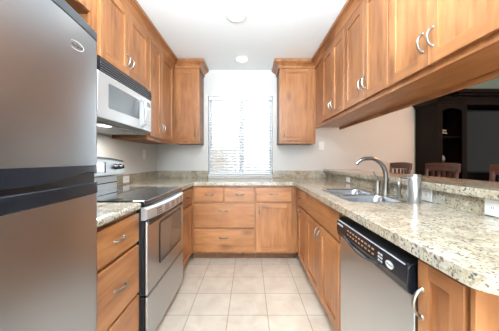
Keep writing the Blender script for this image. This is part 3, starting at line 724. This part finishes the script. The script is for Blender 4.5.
# backguard
bm = BM()
obj('backguard', boxes((-1.30, -1.215, SY+0.01, EY-0.01, 0.915, 1.045)), STEEL_V, st, bevel=0.004)
obj('backguard_seam', boxes((-1.216, -1.2135, SY+0.012, EY-0.012, 0.966, 0.974)), BLACK, st)
bm = BM(); n = 16; P0 = []
def ztop(y): s = (y-(SY+EY)/2)/((EY-SY)/2); return 1.188-0.028*s*s
rows = []
for i in range(n+1):
    y = SY+(EY-SY)*i/n; zt = ztop(y)
    rows.append([bm.verts.new(p) for p in ((-1.30, y, 1.03), (-1.163, y, 1.03), (-1.150, y, 1.042), (-1.166, y, zt-0.012), (-1.18, y, zt), (-1.30, y, zt))])
for a, b in zip(rows, rows[1:]):
    for k in range(6): bm.faces.new((a[k], a[(k+1) % 6], b[(k+1) % 6], b[k]))
bm.faces.new(rows[0][::-1]); bm.faces.new(rows[-1])
cn = obj('control_console', bm, STEEL_V, st, bevel=0.004)
bm = BM(); rows = []
for i in range(n+1):
    y = SY+(EY-SY)*i/n; zt = ztop(y); rows.append([bm.verts.new(p) for p in ((-1.172, y, zt-0.004), (-1.160, y, zt-0.010), (-1.160, y, zt-0.002), (-1.176, y, zt+0.004), (-1.30, y, zt+0.004), (-1.30, y, zt))])
for a, b in zip(rows, rows[1:]):
    for k in range(6): bm.faces.new((a[k], a[(k+1) % 6], b[(k+1) % 6], b[k]))
bm.faces.new(rows[0][::-1]); bm.faces.new(rows[-1]); obj('console_trim', bm, DGREY, cn)
obj('display', boxes((-1.170, -1.1515, 1.60, 1.845, 1.07, 1.145)), simple('display_grey', (0.22, 0.24, 0.28), 0.3, scale=9), cn, bevel=0.002)
obj('display_edge', boxes((-1.168, -1.1495, 1.845, 1.856, 1.065, 1.148)), BLACK, cn)
for y in (1.45, 1.525, 2.0, 2.072):
    bm = BM(); lathe(bm, [(0.024, 0), (0.024, 0.006), (0.020, 0.010), (0.018, 0.026), (0.015, 0.030)], (-1.157, y, 1.108), 'x', 20)
    kb = obj('knob', bm, BLACK, cn, smooth=True)
    obj('knob_grip', boxes((-1.127, -1.119, y-0.004, y+0.004, 1.092, 1.124)), BLACK, kb, bevel=0.002)

# ------------------------------------------------------------------ microwave
mw = thing('microwave', 'over-the-range microwave with silver door and black top grille', 'microwave', (-1.1, (SY+EY)/2, 1.385))
MX = -0.905; MZ0, MZ1 = 1.402, 1.795
obj('body', boxes((-1.30, MX-0.032, SY, EY, MZ0+0.002, MZ1)), RUBBER, mw, bevel=0.002)
bm = BM(); prism(bm, [(MX-0.0315, MZ0+0.002), (MX-0.0315, MZ0+0.022), (MX, MZ0+0.022)], lambda a, b, tt: (a, tt, b), SY+0.003, EY-0.003); obj('chin', bm, MGREY, mw)
obj('underside', boxes((-1.29, MX-0.04, SY+0.01, EY-0.01, MZ0-0.006, MZ0+0.0018)), MGREY, mw, bevel=0.002)
for y in (1.50, 1.90): obj('grease_filter', boxes((-1.2, -1.0, y, y+0.16, MZ0-0.010, MZ0-0.006)), STEEL_V, mw)
md = obj('door', boxes((MX-0.031, MX, SY+0.002, 2.005, MZ0+0.023, MZ1-0.086)), STEEL_L, mw, bevel=0.005, seg=3)
bm = BM(); prism(bm, rrect(1.49, 1.905, 1.500, 1.660, 0.012, 4), lambda a, b, tt: (tt, a, b), MX, MX+0.0015); obj('door_window', bm, simple('microwave_glass', (0.14, 0.15, 0.16), 0.1, 0.2, scale=8), md)
bm = BM(); tube(bm, [(MX, 1.95, 1.45), (MX+0.028, 1.95, 1.465), (MX+0.034, 1.95, 1.56), (MX+0.028, 1.95, 1.66), (MX, 1.95, 1.675)], 0.012, 12); obj('handle', bm, STEEL_L, md, smooth=True)
cpn = obj('control_panel', boxes((MX-0.031, MX-0.001, 2.010, EY-0.002, MZ0+0.023, MZ1-0.086)), STEEL_L, mw, bevel=0.004)
obj('display', boxes((MX-0.001, MX+0.0005, 2.03, 2.12, 1.64, 1.675)), BLACKG, cpn)
bm = BM()
for r_ in range(6):
    for c in range(3): box(bm, MX-0.001, MX+0.0005, 2.032+c*0.032, 2.056+c*0.032, 1.44+r_*0.030, 1.458+r_*0.030)
obj('keypad', bm, GREYP, cpn)
gr = obj('vent_grille', boxes((MX-0.031, MX-0.010, SY+0.001, EY-0.001, MZ1-0.084, MZ1-0.001)), BLACK, mw)
bm = BM()
for k in range(5):
    z = MZ1-0.080+k*0.0158
    prism(bm, [(MX-0.010, z+0.002), (MX+0.004, z), (MX+0.004, z+0.004), (MX-0.010, z+0.006)], lambda a, b, tt: (a, tt, b), SY+0.02, EY-0.02)
obj('louvres', bm, MGREY, gr)
for ya, yb_ in ((SY+0.001, SY+0.02), (EY-0.02, EY-0.001)): obj('grille_end', boxes((MX-0.010, MX+0.003, ya, yb_, MZ1-0.084, MZ1-0.001)), BLACK, gr)
obj('cooktop_lamp', boxes((-1.02, -0.95, 1.50, 1.60, MZ0-0.009, MZ0-0.006)), LAMP, mw)
ll = bpy.data.lights.new('cooktop_lamp_light', 'AREA'); ll.shape = 'RECTANGLE'; ll.size = 0.1; ll.size_y = 0.4; ll.energy = 5.0; ll.color = (1, 0.97, 0.92)
lo_ = bpy.data.objects.new('cooktop_lamp_light', ll); COL.objects.link(lo_); lo_.location = (-1.0, 1.75, MZ0-0.02)

# ------------------------------------------------------------------ dishwasher
DY0, DY1 = 0.742, 1.352; DX = 0.528
dw = thing('dishwasher', 'built-in dishwasher with stainless door and black control panel', 'dishwasher', (0.8, (DY0+DY1)/2, 0))
obj('tub', boxes((0.585, 1.07, DY0+0.004, DY1-0.02, 0.09, 0.855)), RUBBER, dw)
for y in (DY0+0.05, DY1-0.05):
    for x in (0.66, 1.03):
        bm = BM(); lathe(bm, [(0.015, 0), (0.015, 0.092)], (x, y, 0)); obj('foot', bm, RUBBER, dw)
obj('toe_panel', boxes((0.61, 0.625, DY0+0.004, DY1-0.004, 0.005, 0.095)), RUBBER, dw)
dd = obj('door', boxes((DX, 0.580, DY0+0.003, DY1-0.003, 0.10, 0.725)), STEEL_DW, dw, bevel=0.004)
bm = BM()
pz = [(0.584, 0.727), (0.530, 0.727), (0.512, 0.738), (0.506, 0.765), (0.508, 0.815), (0.514, 0.826), (0.545, 0.842), (0.584, 0.850)]
prism(bm, pz, lambda a, b, tt: (a, tt, b), DY0+0.003, DY1-0.003); cpd = obj('control_panel', bm, BLACK, dw, bevel=0.003)
bm = BM(); tube(bm, [(0.511, DY0+0.02, 0.823), (0.511, DY1-0.02, 0.823)], 0.0022, 6); obj('painted_highlight_strip', bm, GREYP, cpd)  # pale rod standing in for the highlight along the panel's top edge
# pocket handle lip along the bottom of the panel
bm = BM(); pts = []
for i in range(17):
    s = i/16; pts.append((0.509-0.005*math.sin(PI*s), DY0+0.17+(0.33)*s, 0.757-0.024*math.sin(PI*s)))
tube(bm, pts, 0.005, 8); obj('pocket_lip', bm, DGREY, cpd, smooth=True)
bm = BM()
random.seed(3)
for c in range(9):
    for r_ in range(2):
        y = 0.945+c*0.030; z = 0.778+r_*0.020
        box(bm, 0.5055, 0.5072, y, y+0.016, z, z+0.006)
obj('button_legends', bm, ICON, cpd)
bm = BM()
for r_ in range(3): box(bm, 0.5055, 0.5072, 0.885, 0.897, 0.772+r_*0.013, 0.779+r_*0.013); box(bm, 0.5055, 0.5072, 0.902, 0.914, 0.772+r_*0.013, 0.779+r_*0.013)
obj('keypad', bm, GREYP, cpd)
obj('latch_slot', boxes((0.505, 0.508, 1.26, 1.33, 0.800, 0.808)), GREYP, cpd)
badge(cpd, (0.5068, 0.838, 0.788), (0, -1, 0), (0, 0, 1), 0.021, 0.013, ringm=GREYP, facem=WHITEP, textm=DGREY)

# ------------------------------------------------------------------ dining side
ec = thing('media_cabinet', 'large espresso wood media cabinet against the dining room wall', 'cabinet', (3.4, 3.06, 0))
TY, TX0, TX1, TZ = 2.89, 2.345, 2.71, 1.88
tw = obj('tower', boxes((TX0, TX0+0.02, TY+0.02, 3.28, 0.0, TZ), (TX1-0.02, TX1, TY+0.02, 3.28, 0.0, TZ), (TX0+0.02, TX1-0.02, 3.265, 3.28, 0, TZ),
    (TX0+0.02, TX1-0.02, TY+0.02, 3.265, TZ-0.02, TZ), (TX0+0.02, TX1-0.02, TY+0.02, 3.265, 0.0, 0.08), (TX0, TX0+0.06, TY, TY+0.02, 0, TZ), (TX1-0.06, TX1, TY, TY+0.02, 0, TZ),
    (TX0+0.06, TX1-0.06, TY, TY+0.02, 0.0, 0.14)), DARKW, ec)
bm = BM(); ax0, ax1 = TX0+0.06, TX1-0.06; am = (ax0+ax1)/2
top = [(ax0, TZ), (ax0, TZ-0.10)]+[(ax0+(ax1-ax0)*i/10, TZ-0.10+0.035*math.sin(PI*i/10)) for i in range(1, 10)]+[(ax1, TZ-0.10), (ax1, TZ)]
prism(bm, top, lambda a, b, tt: (a, tt, b), TY, TY+0.02); obj('arched_rail', bm, DARKW, ec)
for z in (0.45, 0.78, 1.125, 1.45):
    obj('shelf', boxes((TX0+0.021, TX1-0.021, TY+0.03, 3.262, z, z+0.012)), DARKW, ec)
dcp = [(0, 0), (0.015, 0), (0.02, 0.02), (0.045, 0.045), (0.05, 0.06), (0, 0.06)]
bm = BM(); sweep(bm, [(a, TZ+b) for a, b in dcp], [(TX0, 3.28), (TX0, TY), (TX1, TY)]); box(bm, TX0+0.001, TX1, TY+0.001, 3.28, TZ, TZ+0.058); obj('tower_crown', bm, DARKW, ec)
CX1 = 4.2
obj('hutch', boxes((TX1+0.001, TX1+0.03, TY+0.05, 3.28, 0.0, 1.97), (CX1-0.03, CX1, TY+0.05, 3.28, 0.0, 1.97), (TX1+0.03, CX1-0.03, 3.262, 3.28, 0, 1.97),
    (TX1+0.03, CX1-0.03, TY+0.05, 3.262, 1.87, 1.97), (TX1+0.03, CX1-0.03, TY+0.05, 3.262, 0.70, 0.74), (TX1+0.03, CX1-0.03, TY+0.05, 3.262, 0, 0.10)), DARKW, ec)
bm = BM(); box(bm, 2.60, CX1+0.04, TY-0.01, 3.28, 1.971, 2.0); box(bm, 2.57, CX1+0.07, TY-0.04, 3.28, 2.0, 2.045); obj('hutch_crown', bm, DARKW, ec, bevel=0.006)
for k, x in enumerate((TX1+0.05, (TX1+CX1)/2+0.005)):
    d = obj('cupboard_door', boxes((x, x+0.69, TY+0.03, TY+0.048, 0.12, 0.69)), DARKW, ec, bevel=0.003)
    bm = BM(); lathe(bm, [(0.008, 0), (0.013, -0.02), (0.01, -0.026)], (x+(0.66 if k == 0 else 0.03), TY+0.03, 0.5), 'y'); obj('knob', bm, NICKEL, d)
tv = thing('television', 'flat dark television standing in the media cabinet', 'television', (3.4, 3.1, 0.741))
obj('bezel', boxes((2.78, 4.10, 3.07, 3.11, 1.00, 1.825)), BLACK, tv, bevel=0.004)
obj('screen', boxes((2.80, 4.08, 3.067, 3.0695, 1.025, 1.805)), SCREEN, tv)
obj('stand', boxes((3.3, 3.5, 3.08, 3.10, 0.76, 1.0), (3.1, 3.7, 3.0, 3.2, 0.741, 0.76)), BLACK, tv)
# ornaments
orn = thing('ornament', 'pale branching ornament on the upper shelf of the media cabinet', 'ornament', (2.49, 3.02, 1.4625))
bm = BM(); lathe(bm, [(0.03, 0), (0.03, 0.006), (0.008, 0.012), (0.006, 0.05)], (2.49, 3.02, 1.4625)); obj('base', bm, CERAM, orn)
bm = BM(); random.seed(5)
for k in range(7):
    a = k*2*PI/7; x1, z1 = 0.075*math.cos(a), 0.04+0.045*abs(math.sin(a*1.3))
    tube(bm, [(2.49, 3.02, 1.505), (2.49+x1*0.5, 3.02+0.02*math.sin(a), 1.462+z1+0.02), (2.49+x1, 3.02+0.03*math.sin(a), 1.462+z1+0.01)], [0.006, 0.008, 0.012], 8)
obj('branches', bm, CERAM, orn, smooth=True)
jr = thing('jar', 'small pewter lidded jar on the lower shelf of the media cabinet', 'jar', (2.50, 3.02, 1.1375))
bm = BM(); lathe(bm, [(0.025, 0), (0.036, 0.02), (0.040, 0.045), (0.030, 0.07)], (2.50, 3.02, 1.1375)); obj('body', bm, PEWTER, jr, smooth=True)
bm = BM(); lathe(bm, [(0.032, 0.0705), (0.024, 0.085), (0.006, 0.09), (0.008, 0.102), (0.002, 0.106)], (2.50, 3.02, 1.1375)); obj('lid', bm, PEWTER, jr, smooth=True)

# bar stools on the dining side: backrests show above the bar
def stool(yc, label, src=None):
    X = 1.87; t = thing('bar_stool', label, 'bar stool', (X-0.22, yc, 0), 'dark wooden stools at the bar')
    hw = 0.19
    for s in (-1, 1):
        bm = BM(); tube(bm, [(X+0.02, yc+s*(hw-0.015), 0), (X-0.01, yc+s*(hw-0.02), 0.62), (X+0.005, yc+s*(hw-0.015), 0.9), (X+0.03, yc+s*(hw-0.01), 1.075)], [0.016, 0.02, 0.018, 0.015], 8); obj('leg', bm, CHERRY, t, smooth=True)
        bm = BM(); tube(bm, [(X-0.37, yc+s*(hw-0.01), 0), (X-0.35, yc+s*(hw-0.02), 0.62)], [0.016, 0.02], 8); obj('leg', bm, CHERRY, t, smooth=True)
    bm = BM(); prism(bm, rrect(X-0.39, X+0.015, yc-hw-0.01, yc+hw+0.01, 0.04, 5), lambda a, b, tt: (a, b, tt), 0.62, 0.665); obj('seat', bm, CHERRY, t, bevel=0.01)
    bm = BM(); n = 12; rows = []
    for i in range(n+1):
        s = -1+2*i/n; x = X+0.03+0.03*(1-s*s); zt = 1.128+0.010*(1-s*s)
        y = yc+s*(hw+0.012)
        rows.append([bm.verts.new(p) for p in ((x-0.011, y, 1.05+0.008*(1-s*s)), (x+0.011, y, 1.05+0.008*(1-s*s)), (x+0.016, y, zt), (x-0.006, y, zt))])
    for a, b in zip(rows, rows[1:]):
        for k in range(4): bm.faces.new((a[k], a[(k+1) % 4], b[(k+1) % 4], b[k]))
    bm.faces.new(rows[0][::-1]); bm.faces.new(rows[-1]); obj('crest_rail', bm, CHERRY, t, bevel=0.004)
    for k in range(5):
        s = -0.66+k*0.33; x = X+0.03+0.03*(1-s*s)
        obj('slat', boxes((x-0.006, x+0.006, yc+s*hw-0.015, yc+s*hw+0.015, 0.75, 1.053)), CHERRY, t)
    obj('lower_rail', boxes((X+0.0, X+0.07, yc-hw+0.01, yc+hw-0.01, 0.725, 0.752)), CHERRY, t)
    obj('footrest', boxes((X-0.375, X-0.355, yc-hw+0.01, yc+hw-0.01, 0.22, 0.245)), CHERRY, t)
    return t
stool(2.93, 'dark wooden bar stool behind the faucet, farthest along the bar')
stool(2.30, 'dark wooden slatted bar stool in front of the media cabinet tower')
stool(1.63, 'dark wooden bar stool at the right edge, in front of the television')
